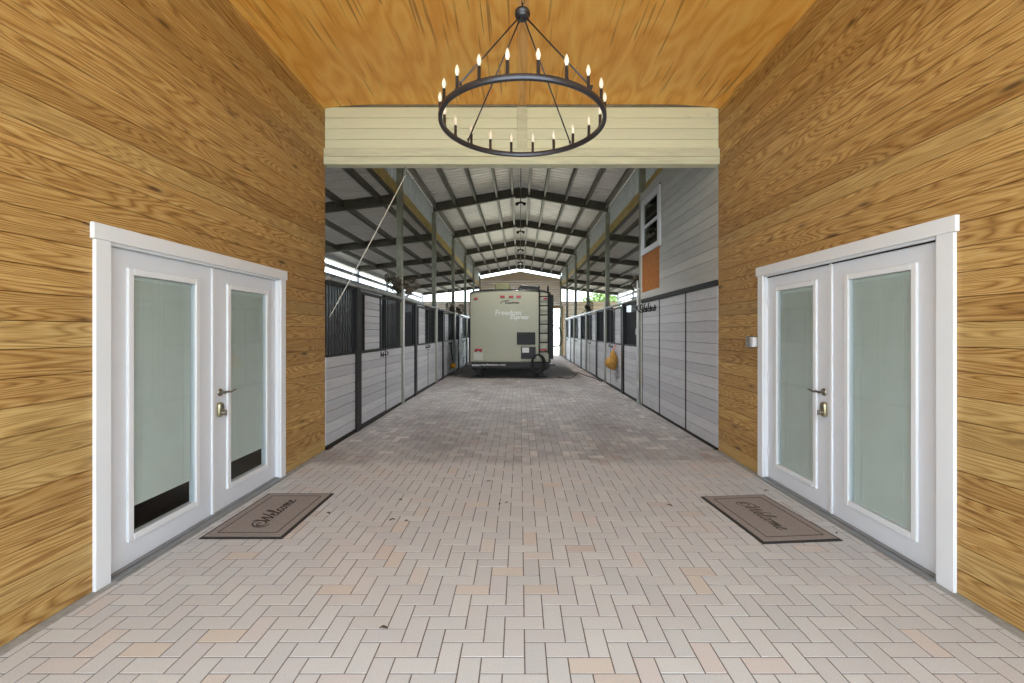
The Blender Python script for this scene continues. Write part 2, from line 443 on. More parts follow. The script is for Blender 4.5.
tag(fl.build('floor', [M['paver'], M['joint']], origin=(0, 2, 0)), kind='structure')

# ---------------------------------------------------------------- porch shell
OPY0, OPY1, OPZ = 2.68, 4.715, 2.10     # hole the boards leave for a door (the casing covers its edge)
def porch_wall(s, name, dy):
    w = MB(); ph = .1432; z = .004; k = 0
    while z < HC + .04:
        z1 = z + ph
        cuts = [Y0, YE]
        for a, b in zip(cuts[:-1], cuts[1:]):
            segs = [(a, b)]
            if z < OPZ:
                o0, o1 = OPY0 + dy, OPY1 + dy; segs = []
                if a < o0: segs.append((a, min(b, o0)))
                if b > o1: segs.append((max(a, o1), b))
            for p, q in segs:
                if q - p > .02: w.box(s * WX, s * (WX + .025), p + .0008, q - .0008, z + .0015, z1 - .0015, .003)
        z = z1; k += 1
    o0, o1 = OPY0 + dy + .03, OPY1 + dy - .03
    for a, b, c, d in ((Y0, o0, 0, HC + .1), (o1, YE, 0, HC + .1), (o0, o1, OPZ - .02, HC + .1)):
        w.box(s * (WX + .025), s * (WX + .14), a, b, c, d, m=1)
    return tag(w.build(name, [M['pine'], M['dark']]), kind='structure')
porch_wall(-1, 'wall_left', 0.0); porch_wall(1, 'wall_right', .02)
for s, nm in ((-1, 'trim_1'), (1, 'trim_2')):
    k = MB(); k.box(s * (WX - .062), s * (WX + .12), Y0, YE, -.03, .004, .003)
    tag(k.build(nm, M['concrete']), kind='structure')
# rooms behind the doors
for s, nm in ((-1, 'wall_left_room'), (1, 'wall_right_room')):
    r = MB()
    r.box(s * OX, s * (OX + .1), Y0, YE, 0, 4.5); r.box(s * 2.66, s * OX, Y0, Y0 + .1, 0, 4.5)
    r.box(s * 2.66, s * OX, YE - .1, YE, 0, 4.6); r.box(s * 2.66, s * OX, Y0, YE, 4.5, 4.6); r.box(s * 2.66, s * OX, Y0, YE, -.012, 0.0)
    tag(r.build(nm, M['dark']), kind='structure')
# ceiling: sheets that rise a little from the walls
ce = MB(); NX = 40
def cz(x): return HC + .055 * min(1.0, max(0.0, (WX - abs(x)) / .55)) ** .6
for (ya, yb) in ((Y0, 1.0), (1.002, 3.44), (3.442, YE - .03)):
    b = len(ce.v)
    for i in range(NX + 1):
        x = -WX - .02 + (2 * WX + .04) * i / NX
        for y in (ya, yb):
            for dz in (0, .03): ce.v.append((x, y, cz(x) + dz))
    for i in range(NX):
        a = b + i * 4; c = a + 4
        ce.face((a, a + 2, c + 2, c)); ce.face((a + 1, c + 1, c + 3, a + 3)); ce.face((a, c, c + 1, a + 1)); ce.face((a + 2, a + 3, c + 3, c + 2))
tag(ce.build('ceiling', M['ceil'], origin=(0, 0, HC)), kind='structure')
r = MB(); r.box(-2.7, 2.7, Y0, YE + .2, HC + .12, HC + .2); tag(r.build('roof_porch', M['dark']), kind='structure')
k = MB(); k.box(-.045, .055, Y0, YE - .035, HC + .043, HC + .056, .003); tag(k.build('trim_3', M['ply']), kind='structure')

# header over the passage
hd = thing('wall_header', (0, YE, 3.655), None, None, kind='structure')
h = MB()
for z, z1 in ((3.864, 3.98), (3.98, 4.12), (4.12, 4.255), (4.255, 4.394)):
    for a, b in ((-WX + .003, -.055), (.065, WX - .003)): h.box(a, b, YE - .02, YE + .01, z + .002, z1 - .002, .004)
h.build('header_boards', M['header'], hd)
h = MB(); h.box(-.06, .07, YE - .032, YE + .01, 3.864, 4.392, .004); h.build('header_batten', M['header_rough'], hd)
h = MB()
h.box(-WX - .012, WX + .02, YE - .045, YE + .1, 3.757, 3.862, .005); h.box(-WX - .012, WX + .02, YE - .045, YE + .1, 3.655, 3.753, .005)
h.build('header_beam', M['header_rough'], hd)
h = MB(); h.box(-WX + .05, WX - .05, YE - .026, YE + .01, 4.397, 4.45, .003); h.build('header_cap', M['purlin'], hd)
h = MB(); h.box(-WX - .1, WX + .1, YE + .01, YE + .12, 3.68, 4.6); h.box(-6.2, 6.2, YE + .02, YE + .12, 4.44, 6.0); h.build('header_backing', M['dark'], hd)

# ---------------------------------------------------------------- french doors
def french_door(s, idx, dy, full_blind):
    D = lambda m, d0, d1, y0, y1, z0, z1, c=0.0, mi=0: m.box(s * d0, s * d1, y0 + dy, y1 + dy, z0, z1, c, mi)
    root = thing('door_%d' % idx, (s * 2.56, 3.7 + dy, 0), None, None, kind='structure'); e, ht = (.026, .038) if s > 0 else (0, 0)
    c = MB()
    D(c, WX - .022, WX, 2.626 - e, 2.728 - e * .6, .003, 2.068 + ht, .003); D(c, WX - .022, WX, 4.668, 4.762, .003, 2.068 + ht, .003)
    c.build('door_casing', M['white'], root)
    c = MB(); D(c, WX - .027, WX, 2.610 - e, 4.785 + e * .3, 2.068 + ht, 2.164 + ht, .003); c.build('head_casing', M['white'], root)
    c = MB(); D(c, WX - .002, WX + .12, 2.70, 2.735, .003, 2.068 + ht); D(c, WX - .002, WX + .12, 4.658, 4.70, .003, 2.068 + ht); D(c, WX - .002, WX + .12, 2.70, 4.70, 2.052 + ht, 2.068 + ht)
    c.build('door_jamb', M['white'], root)
    c = MB(); D(c, WX - .05, WX + .12, 2.73, 4.665, .004, .012, .003); D(c, WX + .0, WX + .1, 2.736, 4.657, .012, .020, .003)
    c.build('threshold', M['sill'], root)
    for li, (a, b, g0, g1) in enumerate(((2.735, 3.703, 2.938, 3.500), (3.707, 4.655, 3.925, 4.478))):
        sf = 2.553; zb, zt = .022, 2.048 + ht; gz0, gz1 = .205, 1.892 + ht
        m = MB()
        D(m, sf, sf + .042, a, g0, zb, zt); D(m, sf, sf + .042, g1, b, zb, zt)
        D(m, sf, sf + .042, g0, g1, zb, gz0); D(m, sf, sf + .042, g0, g1, gz1, zt)
        leaf = m.build('door_leaf', M['door'], root)
        f = MB(); w = .044; p = .014
        D(f, sf - p, sf + .006, g0 - w, g0, gz0 - w, gz1 + w, .006); D(f, sf - p, sf + .006, g1, g1 + w, gz0 - w, gz1 + w, .006)
        D(f, sf - p, sf + .006, g0, g1, gz0 - w, gz0, .006); D(f, sf - p, sf + .006, g0, g1, gz1, gz1 + w, .006)
        f.build('lite_frame', M['white'], leaf)
        q = MB(); D(q, sf + .004, sf + .008, g0 - .003, g1 + .003, gz0 - .003, gz1 + .003); q.build('pane', M['glass'], leaf)
        bl = MB(); zlo = (.385 if not full_blind else gz0 + .012)
        e0, e1 = g0 + .012, g1 - .012
        D(bl, sf + .016, sf + .032, e0, e1, gz1 - .03, gz1 - .002, .002)
        D(bl, sf + .017, sf + .031, e0, e1, zlo - .012, zlo, .002)
        n = int((gz1 - .03 - zlo) / .0142); pz = (gz1 - .03 - zlo) / n
        for k in range(n):
            zc = zlo + (k + .5) * pz; h = pz * .56; b0 = len(bl.v)
            for yy in (e0, e1):
                for dd, zz in ((.021, -h), (.0262, 0), (.0285, h)): bl.v.append((s * (sf + dd), yy + dy, zc + zz))
            for t in range(2): bl.face((b0 + t, b0 + t + 1, b0 + t + 4, b0 + t + 3), 0, True)
        for yy in (e0 + .08, e1 - .08): D(bl, sf + .0195, sf + .0205, yy - .0012, yy + .0012, zlo, gz1 - .03)
        bl.build('blind', M['blind'], leaf)
        if li == 0:
            t = MB(); D(t, sf - .012, sf, 3.686, 3.716, zb, zt, .004); t.build('astragal', M['white'], leaf)
        else:
            n = Vector((-s, 0, 0)); hz, hy = 1.012, 3.795 + dy; o = Vector((s * sf, hy, hz))
            t = MB(); t.lathe([(.001, .014), (.024, .014), (.031, .009), (.033, 0)], o, n, 24)
            t.lathe([(.012, .05), (.012, .01)], o, n, 14)
            P = smooth_path([o + n * .045, o + n * .05 + Vector((0, .03, .002)), o + n * .05 + Vector((0, .075, -.004)), o + n * .052 + Vector((0, .105, .006)), o + n * .055 + Vector((0, .13, .008))])
            t.tube(P, [.0105 - .004 * i / (len(P) - 1) for i in range(len(P))], 10)
            tag(t.build('lever_handle', M['nickel'], leaf), 'brushed metal lever handle')
            hz = .868; t = MB(); o = Vector((s * sf, hy - .012, hz))
            prof = []
            for k in range(24):
                a = 2 * PI * k / 24; ca, sa = math.cos(a), math.sin(a)
                prof.append((.034 * (abs(ca) ** .55) * (1 if ca >= 0 else -1), .062 * (abs(sa) ** .62) * (1 if sa >= 0 else -1)))
            b0 = len(t.v)
            for lev, sc in ((0, 1.0), (.018, 1.0), (.026, .86)):
                for y, z in prof: t.v.append((s * (sf - lev), o.y + y * sc, o.z + z * sc))
            for L in range(2):
                for k in range(24):
                    l = (k + 1) % 24; t.face((b0 + L * 24 + k, b0 + L * 24 + l, b0 + L * 24 + 24 + l, b0 + L * 24 + 24 + k))
            t.face([b0 + 48 + k for k in range(24)])
            db = t.build('deadbolt', M['brass'], leaf); tag(db, 'brass toned keypad deadbolt')
            t = MB(); t.lathe([(.001, .05), (.016, .05), (.018, .044), (.018, .02)], o + Vector((0, .004, -.026)), n, 16)
            t.box(s * (sf - .062), s * (sf - .046), o.y - .004, o.y + .012, o.z - .05, o.z - .004, .003)
            t.box(s * (sf - .032), s * (sf - .024), o.y - .018, o.y + .020, o.z + .006, o.z + .044, .003)
            o2 = t.build('thumb_turn', M['nickel'], leaf)
            for z in (.28, 1.05, 1.82):
                t = MB(); D(t, sf - .007, sf + .002, 4.640, 4.664, z - .045, z + .045, .002); t.build('hinge', M['white'], leaf)
french_door(-1, 1, 0.0, False); french_door(1, 2, .015, True)

# switch box beside the second door
b = thing('switch_box', (2.50, 4.87, 1.35), 'grey metal switch box on the timber wall beside the white door casing', 'switch box')
m = MB(); m.box(2.466, WX, 4.855, 4.955, 1.352, 1.472, .004); m.build('box_body', M['backplate'], b)
m = MB(); m.box(2.459, 2.467, 4.858, 4.952, 1.356, 1.468, .002); m.lathe([(.001, .02), (.007, .02), (.009, 0)], (2.459, 4.905, 1.40), (-1, 0, 0), 10); m.build('cover_plate', M['galv'], b)
m = MB(); m.box(2.47, WX, 4.818, 4.853, 1.36, 1.465, .004); m.build('side_plate', M['white'], b)

# ---------------------------------------------------------------- door mats
STROKES = [
    [(.66, .42), (.52, .62), (.30, .58), (.2, .3), (.36, .05), (.72, .02), (.98, .3), (.98, .75), (.7, 1.02), (.32, .98), (.04, .66), (.0, .2), (.25, -.2), (.7, -.26)],
    [(.72, 1.22), (.95, 1.1), (1.06, .5), (1.14, .02), (1.34, .5), (1.54, 1.0), (1.6, .45), (1.7, .02), (1.95, .6), (2.14, 1.3)],
    [(2.1, .25), (2.33, .4), (2.4, .55), (2.28, .63), (2.15, .4), (2.2, .1), (2.35, .0), (2.55, .15), (2.8, .8), (2.85, 1.18), (2.75, 1.3), (2.65, 1.0), (2.65, .3), (2.75, .0), (2.98, .15)],
    [(3.36, .5), (3.25, .63), (3.08, .5), (3.02, .2), (3.15, .0), (3.42, .18)],
    [(3.72, .6), (3.52, .45), (3.5, .15), (3.65, .0), (3.82, .15), (3.85, .45), (3.72, .6), (3.86, .48), (4.0, .52)],
    [(4.0, .5), (4.1, .6), (4.13, .3), (4.12, .0)], [(4.12, .1), (4.2, .48), (4.3, .6), (4.37, .45), (4.37, .0)], [(4.37, .1), (4.45, .48), (4.55, .6), (4.62, .45), (4.64, .08), (4.74, .0), (4.88, .22)],
    [(4.85, .25), (5.08, .4), (5.15, .55), (5.03, .63), (4.9, .4), (4.95, .1), (5.1, .0), (5.35, .2)],
]
def door_mat(s, loc, rz, label):
    """local frame: text runs along +x, length .915 on x, width .61 on y"""
    root = thing('door_mat', (0, 0, 0), label, 'door mat', None)
    hl, hw = .4575, .305
    m = MB(); b0 = len(m.v)
    for x, y, z in ((hl, hw, 0), (hl - .004, hw - .004, .005), (hl - .024, hw - .024, .0085)):
        for sx, sy in ((-1, -1), (1, -1), (1, 1), (-1, 1)): m.v.append((sx * x, sy * y, z))
    for L in range(2):
        for k in range(4): l = (k + 1) % 4; m.face((b0 + 4 * L + k, b0 + 4 * L + l, b0 + 4 * L + 4 + l, b0 + 4 * L + 4 + k))
    m.face((b0 + 8, b0 + 9, b0 + 10, b0 + 11)); m.face((b0 + 3, b0 + 2, b0 + 1, b0))
    m.build('rubber_border', M['rubber'], root)
    m = MB(); m.box(-hl + .024, hl - .024, -hw + .024, hw - .024, .006, .0105, .002); m.build('carpet_top', M['mat'], root)
    m = MB(); i = .085; t = .008
    for a in (-1, 1):
        m.box(-hl + i, hl - i, a * (hw - i) - t / 2, a * (hw - i) + t / 2, .0104, .0112); m.box(a * (hl - i) - t / 2, a * (hl - i) + t / 2, -hw + i, hw - i, .0104, .0112)
    m.build('inset_line', M['matink'], root)
    m = MB(); k = .104
    for st in STROKES:
        P = [Vector((p[0] + .28 * p[1] - 2.75, p[1] - .5)) * k for p in st]
        m.ribbon(smooth_path(P, 7), .0125, .0103, .0014, lambda x, y, z: (x, y, z))
    m.build('lettering', M['matink'] if s < 0 else M['matworn'], root)
    root.location = loc; root.rotation_euler = (0, 0, rz); root.scale = (1.015, 1.01, 1)
door_mat(-1, (-2.075, 3.765, .001), PI / 2, 'brown welcome mat with crisp lettering, by the door whose blinds stop short')
door_mat(1, (1.985, 3.71, .001), -PI / 2 + .085, 'brown welcome mat with worn lettering, by the door whose blinds are fully down')

# ---------------------------------------------------------------- chandelier
CH = Vector((-.005, 3.24, 3.028)); R = .583
ch = thing('chandelier', CH, 'large black ring chandelier with candle bulbs hanging from the timber ceiling', 'chandelier')
m = MB(); N = 72; b0 = len(m.v)
prof = [(R - .013, .003), (R - .010, 0), (R + .010, 0), (R + .013, .003), (R + .013, .033), (R + .010, .036), (R - .010, .036), (R - .013, .033)]
for i in range(N):
    a = 2 * PI * i / N
    for r_, z_ in prof: m.v.append((CH.x + r_ * math.cos(a), CH.y + r_ * math.sin(a), CH.z - .018 + z_))
for i in range(N):
    j = (i + 1) % N
    for k in range(8): l = (k + 1) % 8; m.face((b0 + i * 8 + k, b0 + j * 8 + k, b0 + j * 8 + l, b0 + i * 8 + l), 0, True)
m.build('ring', M['iron'], ch)
HUB = Vector((-.005, 3.24, 3.803))
m = MB(); m.lathe([(.001, -.024), (.044, -.024), (.048, -.018), (.048, -.006), (.055, -.004), (.055, .022), (.05, .032), (.02, .036), (.001, .036)], HUB, (0, 0, 1), 28)
m.lathe([(.007, .05), (.007, .085), (.001, .085)], HUB, (0, 0, 1), 10)
hub = m.build('hub', M['iron'], ch)
for k in range(4):
    a = math.radians(48 + 90 * k); d = Vector((math.cos(a), math.sin(a), 0))
    p0 = HUB + d * .036 + Vector((0, 0, -.036)); p1 = CH + d * R + Vector((0, 0, .045))
    m = MB(); m.tube([p0, p1], .0055, 8)
    m.tube([p1 + Vector((0, 0, .006)) + d * .0, p1 - Vector((0, 0, .04))], .005, 8)
    loop = [p1 + d * .012 * math.cos(t) + Vector((0, 0, .012 * math.sin(t))) for t in [2 * PI * q / 10 for q in range(10)]]
    m.tube(loop, .003, 6, closed=True)
    loop = [p0 + d * .007 * math.cos(t) + Vector((0, 0, .007 * math.sin(t))) for t in [2 * PI * q / 10 for q in range(10)]]
    m.tube(loop, .003, 6, closed=True)
    m.build('suspension_rod', M['iron'], ch)
for k in range(20):
    a = math.radians(-81 + 18 * k); p = CH + Vector((math.cos(a) * R, math.sin(a) * R, .018))
    m = MB(); m.lathe([(.015, -.002), (.015, .004), (.011, .006), (.011, .082), (.008, .084), (.001, .084)], p, (0, 0, 1), 12)
    c = m.build('candle_sleeve', M['iron'], ch)
    m = MB(); m.lathe([(.007, .082), (.0085, .09), (.0145, .105), (.0155, .115), (.013, .13), (.0075, .146), (.003, .155), (.0005, .159)], p, (0, 0, 1), 12)
    m.build('bulb', M['bulb'], c)
m = MB(); z = HUB.z + .082; i = 0
while z < HC + .02:
    P = []
    for q in range(14):
        t = 2 * PI * q / 14; u = .011 * math.cos(t); v = .019 * math.sin(t)
        P.append((u if i % 2 == 0 else 0, 3.24 + (u if i % 2 else 0), z + .017 + v))
    m.tube(P, .003, 6, closed=True); z += .03; i += 1
m.build('chain', M['iron'], ch)
m = MB(); m.lathe([(.001, -.03), (.045, -.03), (.06, -.015), (.065, 0)], (0, 3.24, HC + .043), (0, 0, 1), 24); m.build('ceiling_canopy', M['iron'], ch)

# ---------------------------------------------------------------- barn frame
def ibeam(mb, p, q, depth, w=.11, up=(0, 0, 1)):
    p = Vector(p); q = Vector(q); d = (q - p).normalized(); sd = d.cross(Vector(up)).normalized(); u = sd.cross(d)
    mb.bar(p, q, .02, depth, u); off = u * (depth / 2 - .008)
    mb.bar(p + off, q + off, w, .014, u); mb.bar(p - off, q - off, w, .014, u)
RD = .25
for i, y in enumerate(PY[1:]):
    r = thing('roof_rafter', (0, y, EZ), 'dark steel gable rafter over the aisle, %s from the cream header' % ORD[i], 'roof rafter', 'gable rafters over the aisle')
    m = MB()
    for s in (-1, 1): ibeam(m, (s * (EX + .05), y, RZ(EX + .05) - .012 - RD / 2), (0, y, RZ(0) - .012 - RD / 2), RD)
    m.box(-.16, .16, y - .03, y + .03, RZ(0) - .33, RZ(0) - .2)
    m.build('rafter_beam', M['rafter'], r)
for s, sd in ((-1, 'left'), (1, 'right')):
    for i, y in enumerate(PY):
        if i == 0: continue
        m = MB(); ibeam(m, (s * 2.62, y, LR(2.62) - .012 - .1), (s * OX, y, LR(OX) - .012 - .1), .2)
        tag(m.build('roof_rafter', M['rafter'], origin=(s * 2.62, y, LR(2.62))), 'sloping steel rafter above the %s stall row, %s from the cream header' % (sd, ORD[i - 1]), 'roof rafter', '%s side-aisle rafters' % sd)
    # posts
    for i, y in enumerate(PY[1:]):
        p = thing('barn_post', (s * 2.565, y, 0), 'grey green steel post in the %s stall row, %s from the cream header' % (sd, ORD[i]), 'post', '%s posts' % sd)
        m = MB(); m.box(s * 2.508, s * 2.622, y - .06, y + .06, 0, EZ - .28, .006); m.build('post_shaft', M['post'], p)
        m = MB(); m.tube([(s * 2.484, y, .0), (s * 2.484, y, 2.42)], .022, 12); m.build('conduit', M['conduit'], p)
    # purlins, broken at every frame
    for k, x in enumerate((.24, .70, 1.32, 1.92, 2.50)):
        m = MB(); z = RZ(x)
        ys = [YE + .12] + PY[1:] + [YB]
        for a, b in zip(ys[:-1], ys[1:]):
            m.box(s * x - .03, s * x + .03, a + .02, b - .02, z - .03, z - .018); m.box(s * x - .006, s * x + .006, a + .02, b - .02, z - .19, z - .03); m.box(s * x - .03, s * x + .03, a + .02, b - .02, z - .20, z - .188)
        tag(m.build('roof_purlin', M['purlin']), 'long pale purlin under the %s aisle roof slope, %s from the ridge' % (sd, ORD[k]), 'purlin', 'aisle roof purlins')
    for k, x in enumerate((2.95, 3.75, 4.6, 5.45)):
        m = MB(); z = LR(x); ys = [YE + .12] + PY[1:] + [YB]
        for a, b in zip(ys[:-1], ys[1:]):
            m.box(s * x - .035, s * x + .035, a + .02, b - .02, z - .16, z - .148); m.box(s * x - .006, s * x + .006, a + .02, b - .02, z - .15, z - .018)
        tag(m.build('roof_purlin', M['rafter']), 'grey purlin under the low roof over the %s stalls, %s from the aisle' % (sd, ORD[k]), 'purlin', 'stall roof purlins')
    # clerestory: timber beam below, metal siding above
    m = MB(); m.box(s * 2.615, s * 2.655, YE + .12, YB, 4.42, 4.64, .004); tag(m.build('timber_beam', M['treated']), 'yellow timber beam under the metal siding above the %s stalls' % sd, 'timber beam')
    m = MB(); m.box(s * 2.628, s * 2.69, YE + .12, YB, 4.33, 4.405, .004); tag(m.build('steel_girt', M['rafter']), 'dark steel girt just below the timber beam above the %s stalls' % sd, 'steel girt')
    m = MB(); y = YE + .12; b0 = len(m.v); prof = []
    while y < YB:
        for dy_, dx_ in ((0, 0), (.17, 0), (.185, .022), (.215, .022), (.23, 0)): prof.append((y + dy_, dx_))
        y += .23
    for yy, dx_ in prof: m.v.append((s * (2.675 - dx_), yy, 4.60)); m.v.append((s * (2.675 - dx_), yy, EZ - .03))
    for i in range(len(prof) - 1): m.face((b0 + 2 * i, b0 + 2 * i + 2, b0 + 2 * i + 3, b0 + 2 * i + 1))
    tag(m.build('wall_clerestory_' + sd, M['siding']), kind='structure')
    # roofs
    def sheet(nm, x0, z0, x1, z1, mat):
        m = MB(); y = YE + .05; prof = []
        while y < YB + .3:
            for dy_, dz_ in ((0, 0), (.14, 0), (.155, .025), (.185, .025), (.2, 0)): prof.append((y + dy_, dz_))
            y += .2
        b0 = len(m.v)
        for yy, dz_ in prof: m.v.append((x0, yy, z0 + dz_)); m.v.append((x1, yy, z1 + dz_))
        for i in range(len(prof) - 1): m.face((b0 + 2 * i, b0 + 2 * i + 1, b0 + 2 * i + 3, b0 + 2 * i + 2))
        tag(m.build(nm, mat), kind='structure')
    sheet('roof_' + sd, 0, RZ(0), s * (EX + .25), RZ(EX + .25), M['roof'])
    sheet('roof_lean_' + sd, s * 2.66, LR(2.66), s * (OX + .5), LR(OX + .5), M['roof_low'])
    # outer wall with open slots under the eave
    m = MB(); z = 0.0
    yend = YB if s < 0 else PY[5] + .2
    while z < 3.38:
        m.box(s * OX, s * (OX + .03), YE, yend, z + .002, min(z + .145, 3.395), .003); z += .145
    m.box(s * OX, s * (OX + .1), YE, YB, 3.58, 3.70, .005); m.box(s * OX, s * (OX + .06), YE, YB, 3.86, LR(OX) - .005, .004); m.box(s * (OX + .0), s * (OX + .1), YE, YB, 3.34, 3.41, .005)
    for y in PY: m.box(s * OX, s * (OX + .1), y - .05, y + .05, 0, 3.95)
    tag(m.build('wall_outer_' + sd, M['stall']), kind='structure')

# ridge conduit and little twin floodlights under each frame
m = MB(); m.tube([(0, YE + .2, 5.452), (0, YB, 5.452)], .012, 8); tag(m.build('ridge_conduit', M['rafter']), 'thin dark conduit running under the roof ridge', 'conduit')
fl0 = None
for i, y in enumerate(PY[1:6]):
    lab = 'small dark twin floodlight under the ridge, %s from the cream header' % ORD[i]
    if fl0 is None:
        fl0 = thing('floodlight', (0, y, 5.42), lab, 'floodlight', 'floodlights under the ridge'); z = 5.42
        m = MB(); m.tube([(0, y - .05, z + .018), (0, y - .05, z - .09)], .012, 8); m.lathe([(.05, .0), (.05, .03), (.001, .03)], (0, y - .05, z - .1), (0, 0, 1), 16); m.build('mount', M['black'], fl0)
        for s in (-1, 1):
            m = MB(); a = Vector((s * .8, -.3, -.5)); o = Vector((s * .05, y - .05, z - .1)); m.tube([(0, y - .05, z - .09), o], .01, 6); m.lathe([(.001, 0), (.03, 0), (.036, .04), (.055, .1), (.05, .1), (.001, .09)], o, a, 14); m.build('lamp_head', M['black'], fl0)
    else: dup(fl0, (0, y, 5.42), None, lab)

for i, y in enumerate(PY[1:6]):  # added fill spots below the unlit floodlights, to brighten the barn
    L = bpy.data.lights.new('barn_fill_spot', 'SPOT'); L.energy = 240; L.spot_size = math.radians(112); L.spot_blend = .6; L.shadow_soft_size = .08; L.color = (1, .97, .93)
    lo = bpy.data.objects.new('barn_fill_spot', L); C.objects.link(lo); lo.location = (0, y - .05, 5.2)
# end wall
ew = MB()
def brd(x0, x1, z0, z1):
    z = z0
    while z < z1 - .01:
        ew.box(x0, x1, YB, YB + .03, z + .002, min(z + .15, z1) - .002, .004); z += .15
brd(-6.2, -2.35, 0, 3.38); brd(2.68, 6.2, 0, 3.38); brd(-2.6, 2.68, 3.1, 3.38)
z = 3.38
while z < 4.8: ew.box(-2.6, 2.6, YB, YB + .03, z + .002, z + .148, .004); z += .15
G = [(-2.6, z), (2.6, z), (2.6, RZ(2.6) - .42), (0, RZ(0) - .42), (-2.6, RZ(2.6) - .42)]; b0 = len(ew.v)
for y in (YB, YB + .03):
    for x, zz in G: ew.v.append((x, y, zz))
ew.face([b0 + k for k in range(5)]); ew.face([b0 + 5 + k for k in range(5)][::-1])
for k in range(5): l = (k + 1) % 5; ew.face((b0 + k, b0 + 5 + k, b0 + 5 + l, b0 + l))
ew.box(-6.2, -2.6, YB - .03, YB + .07, 3.36, 3.44, .004); ew.box(2.6, 6.2, YB - .03, YB + .07, 3.36, 3.44, .004)
tag(ew.build('wall_back', M['endwall']), kind='structure')
m = MB()
m.box(-2.42, -2.3, YB - .04, YB + .08, 0, 3.1, .004); m.box(2.62, 2.74, YB - .04, YB + .08, 0, 3.1, .004); m.box(-2.42, 2.74, YB - .04, YB + .08, 3.0, 3.14, .004)
tag(m.build('trim_4', M['pine']), kind='structure')

# ---------------------------------------------------------------- stalls
def stall_front(s, ya, pA, pB, dB, light, label, group):
    """ya start of the bay; fixed panel to pA, dark post to pB, sliding door to dB, fixed panel to the next post"""
    yz = min(q for q in PY if q > ya + 1); root = thing('stall_front', (s * FX, ya, 0), label, 'stall front', group)
    X = lambda d: s * (FX + d)
    m = MB()
    def bars(m, a, b, z0=1.225, z1=2.14, d=.025):
        n = max(1, int((b - a) / .085)); st = (b - a) / n
        for k in range(n):
            yy = a + (k + .5) * st; m.tube([(X(d), yy, z0), (X(d), yy, z1)], .0085, 6, cap=False)
    def boards(a, b, d0=.0, d1=.04, z0=.05, z1=1.19):
        mm = MB(); n = 8; st = (z1 - z0) / n
        for k in range(n): mm.box(X(d0), X(d1), a, b, z0 + k * st + .003, z0 + (k + 1) * st - .003, .005)
        return mm
    a0, a1 = (ya + .068 if ya > YE + 1 else ya + .012), yz - .068
    for k, (a, b) in enumerate(((a0, pA), (dB + .03, a1))):
        fr = MB(); fr.box(X(-.006), X(.05), a, b, 1.19, 1.225, .003); fr.box(X(-.006), X(.05), a, b, 2.14, 2.185, .003); fr.box(X(.005), X(.045), a, b, .0, .05)
        e = dB if k else a0
        if k or ya > YE + 1: fr.box(X(-.006), X(.05), e, e + .035, .0, 2.19, .003)
        if not k: fr.box(X(.008), X(.042), pA - .03, pA, .0, 2.185)
        fr.build('steel_frame', M['black'], root)
    for a, b in ((a0 + (.035 if ya > YE + 1 else 0), pA), (dB + .035, a1)):
        boards(a, b).build('kick_panel', M['stall'], root)
        mm = MB(); bars(mm, a, b); mm.build('bar_grille', M['bars'], root)
    mm = MB(); mm.box(X(-.03), X(.06), pA, pB, 0, 2.19, .004); mm.build('stall_post', M['black'], root)
    mm = MB(); mm.box(X(-.045), X(.03), a0, a1, 2.19, 2.235, .004); mm.tube([(X(-.03), pA - .5 + .0, 2.20), (X(-.03), dB, 2.20)], .012, 8); mm.build('door_track', M['galv'], root)
    # the door hangs in front of the fixed panels
    D = MB(); d0, d1 = -.028, .004
    D.box(X(d0), X(d1), pB, pB + .04, .02, 2.15, .003); D.box(X(d0), X(d1), dB - .04, dB, .02, 2.15, .003)
    for z0, z1 in ((.005, .085), (1.185, 1.225), (2.11, 2.15)): D.box(X(d0), X(d1), pB + .04, dB - .04, z0, z1, .003)
    l0, l1 = light
    for yy in (l0, l1): D.box(X(d0 + .004), X(d1), yy - .016, yy + .016, 1.225, 2.11, .003)
    door = D.build('stall_door', M['black'], root)
    boards(pB + .04, dB - .04, d0 + .004, d1 - .004, .075, 1.185).build('kick_panel', M['stall'], door)
    for a, b in ((pB + .04, l0 - .016), (l1 + .016, dB - .04)):
        if b - a > .07: mm = MB(); bars(mm, a, b, 1.225, 2.11, -.012); mm.build('bar_grille', M['bars'], door)
    boards(l0 + .016, l1 - .016, -.016, .0, 1.225, 2.11).build('upper_panel', M['stall'], door)
    # latch and halter hooks
    mm = MB(); o = Vector((X(-.03), dB - .32, 1.12)); nx = Vector((-s, 0, 0))
    for dyy, dz in ((0, 0), (.13, -.01)):
        q = o + Vector((0, dyy, dz)); mm.tube(smooth_path([q, q + nx * .06 + Vector((0, 0, -.01)), q + nx * .085 + Vector((0, 0, .03)), q + nx * .07 + Vector((0, 0, .06))], 4), .009, 6)
        mm.box(q.x - .004, q.x + .004, q.y - .02, q.y + .02, q.z - .045, q.z + .045, .002)
    mm.tube([o + Vector((0, 0, -.015)), o + Vector((0, .13, -.025))], .008, 6)
    mm.build('halter_hook', M['black'], door)
    return root
for i in range(6):
    ya = PY[i]; y = ya if i else YE
    stall_front(-1, y if i == 0 else ya, ya + 1.08, ya + 1.24, ya + 2.57, (ya + 1.42, ya + 2.22),
                'black barred white stall front in the left row, %s from the porch' % ORD[i], 'left stall fronts')
for i in range(4):
    ya = PY[i + 1]
    stall_front(1, ya, ya + 1.42, ya + 1.60, ya + 2.95, (ya + 1.70, ya + 2.42),
                'black barred white stall front in the right row, %s beyond the tack room' % ORD[i], 'right stall fronts')
